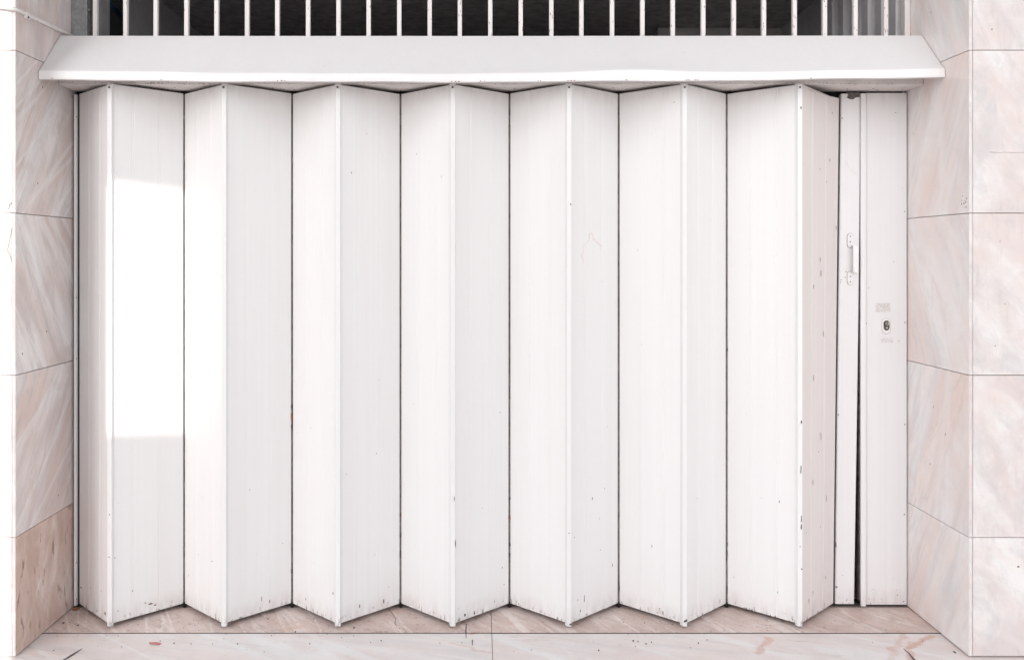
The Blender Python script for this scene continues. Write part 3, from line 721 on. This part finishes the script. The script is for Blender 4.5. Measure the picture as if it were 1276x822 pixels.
tube('bolt', [P(111, 12, -0.004), P(111, 12, -0.022)], 0.006, M['steel'], wf, 8)
wr = thing('window_frame', 'slim white upright frame strip beside the right marble pier above the canopy', 'frame', (bx(1130), 0, 2.4))
a = P(1127.5, 20, -0.02).x
box('post', a, XR - 0.002, -0.02, 0.012, 2.409, 3.44, M['bar'], wr, 0.002)
# corrugated sheet along the right wall inside
n = 0; pts = []
yy = 0.03
while yy < 0.80:
    k = n % 4; pts.append((XR - (0.006 if k in (0, 3) else 0.030), yy)); yy += (0.018, 0.042, 0.018, 0.046)[k]; n += 1
outl = pts + [(XR - 0.002, pts[-1][1]), (XR - 0.002, 0.03)]
cs = thing('corrugated_sheet', 'grey corrugated metal sheet standing inside behind the rightmost bars', 'metal sheet', (XR - 0.02, 0.4, 0.0))
prism('sheet', outl, 1.9, RZ - 0.002, M['corrugated'], cs)
# dark hatch and cables on the left wall inside
dh = thing('hatch', 'dark hatch in a grey frame inside behind the leftmost bars', 'hatch', (XL, 0.35, 2.2))
box('frame', XL + 0.0005, XL + 0.018, 0.215, 0.300, 1.9, RZ - 0.003, M['room'], dh, 0.002)
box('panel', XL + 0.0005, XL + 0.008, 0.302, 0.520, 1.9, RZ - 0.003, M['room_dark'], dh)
def lw(px, py, o=0.012):
    q = on_plane(px, py, (XL + o, 0, 0), nx); return q
cb = thing('cable_run', 'three thin dark blue cables slanting across the dark hatch behind the bars', 'cables', lw(140, 8))
for k in range(3):
    tube('cable', [lw(131.5, -3 + k * 3.4), lw(141, 5.5 + k * 3.4), lw(151.5, 15 + k * 3.4)], 0.0035, M['blue'], cb, 6)

# ------------------------------------------------------------------ cable at the upper left
wc = thing('wall_cable', 'thin white cable clipped across the corner of the left marble pier above the canopy', 'cable', (XL, YF, 2.45))
pts = [Vector((-2.8, YF - 0.007, 2.452))]
pts += [P(0, 8.5, YF - 0.007), P(10, 9.8, YF - 0.008), P(16.5, 10.8, YF - 0.008)]
pts += [on_plane(px, py, (XL + 0.006, 0, 0), nx) for px, py in ((21, 12.0), (27, 14.5), (31, 16.8), (40, 21), (55, 28), (70, 35), (82, 41), (92, 45.5))]
tube('sheath', pts, 0.0075, M['cable'], wc, 10)
q = on_plane(31.5, 18.5, (XL + 0.004, 0, 0), nx)
box('clip', XL + 0.0005, XL + 0.016, q.y - 0.010, q.y + 0.014, q.z - 0.014, q.z + 0.011, M['cable'], wc, 0.003)
tube('nail', [(XL + 0.014, q.y - 0.002, q.z - 0.009), (XL + 0.019, q.y - 0.002, q.z - 0.009)], 0.004, M['hinge'], wc, 8)

# ------------------------------------------------------------------ litter
c = gpt(193, 800.8)
pv = [Vector((-0.027, 0.008, 0.002)), Vector((0.004, 0.004, 0.005)), Vector((0.026, -0.001, 0.003)), Vector((0.022, -0.012, 0.002)), Vector((-0.002, -0.008, 0.004)), Vector((-0.018, -0.004, 0.002))]
pv = [c + q for q in pv]; pv2 = [q + Vector((0, 0, -0.0012)) for q in pv]
o = link('paper_scrap', pv + pv2, [(0, 1, 4, 5), (1, 2, 3, 4), (6, 11, 10, 7), (7, 10, 9, 8)] + [(q, (q + 1) % 6, 6 + (q + 1) % 6, 6 + q) for q in range(6)], M['red'])
o['label'] = 'small faded red paper scrap lying on the pale floor slab'; o['category'] = 'litter'
c = gpt(95, 759)
pv = [c + Vector(q) for q in ((-0.018, 0, 0.004), (-0.006, 0.010, 0.010), (0.010, 0.008, 0.007), (0.020, 0.0, 0.012), (0.008, -0.008, 0.004), (-0.008, -0.006, 0.002))]; pv2 = [q + Vector((0, 0, -0.0012)) for q in pv]
o = link('dry_leaf', pv + pv2, [(0, 1, 5), (1, 2, 4, 5), (2, 3, 4), (6, 11, 7), (7, 11, 10, 8), (8, 10, 9)] + [(q, (q + 1) % 6, 6 + (q + 1) % 6, 6 + q) for q in range(6)], M['dry_leaf'])
o['label'] = 'curled brown dry leaf in the floor corner at left pier'; o['category'] = 'leaf'
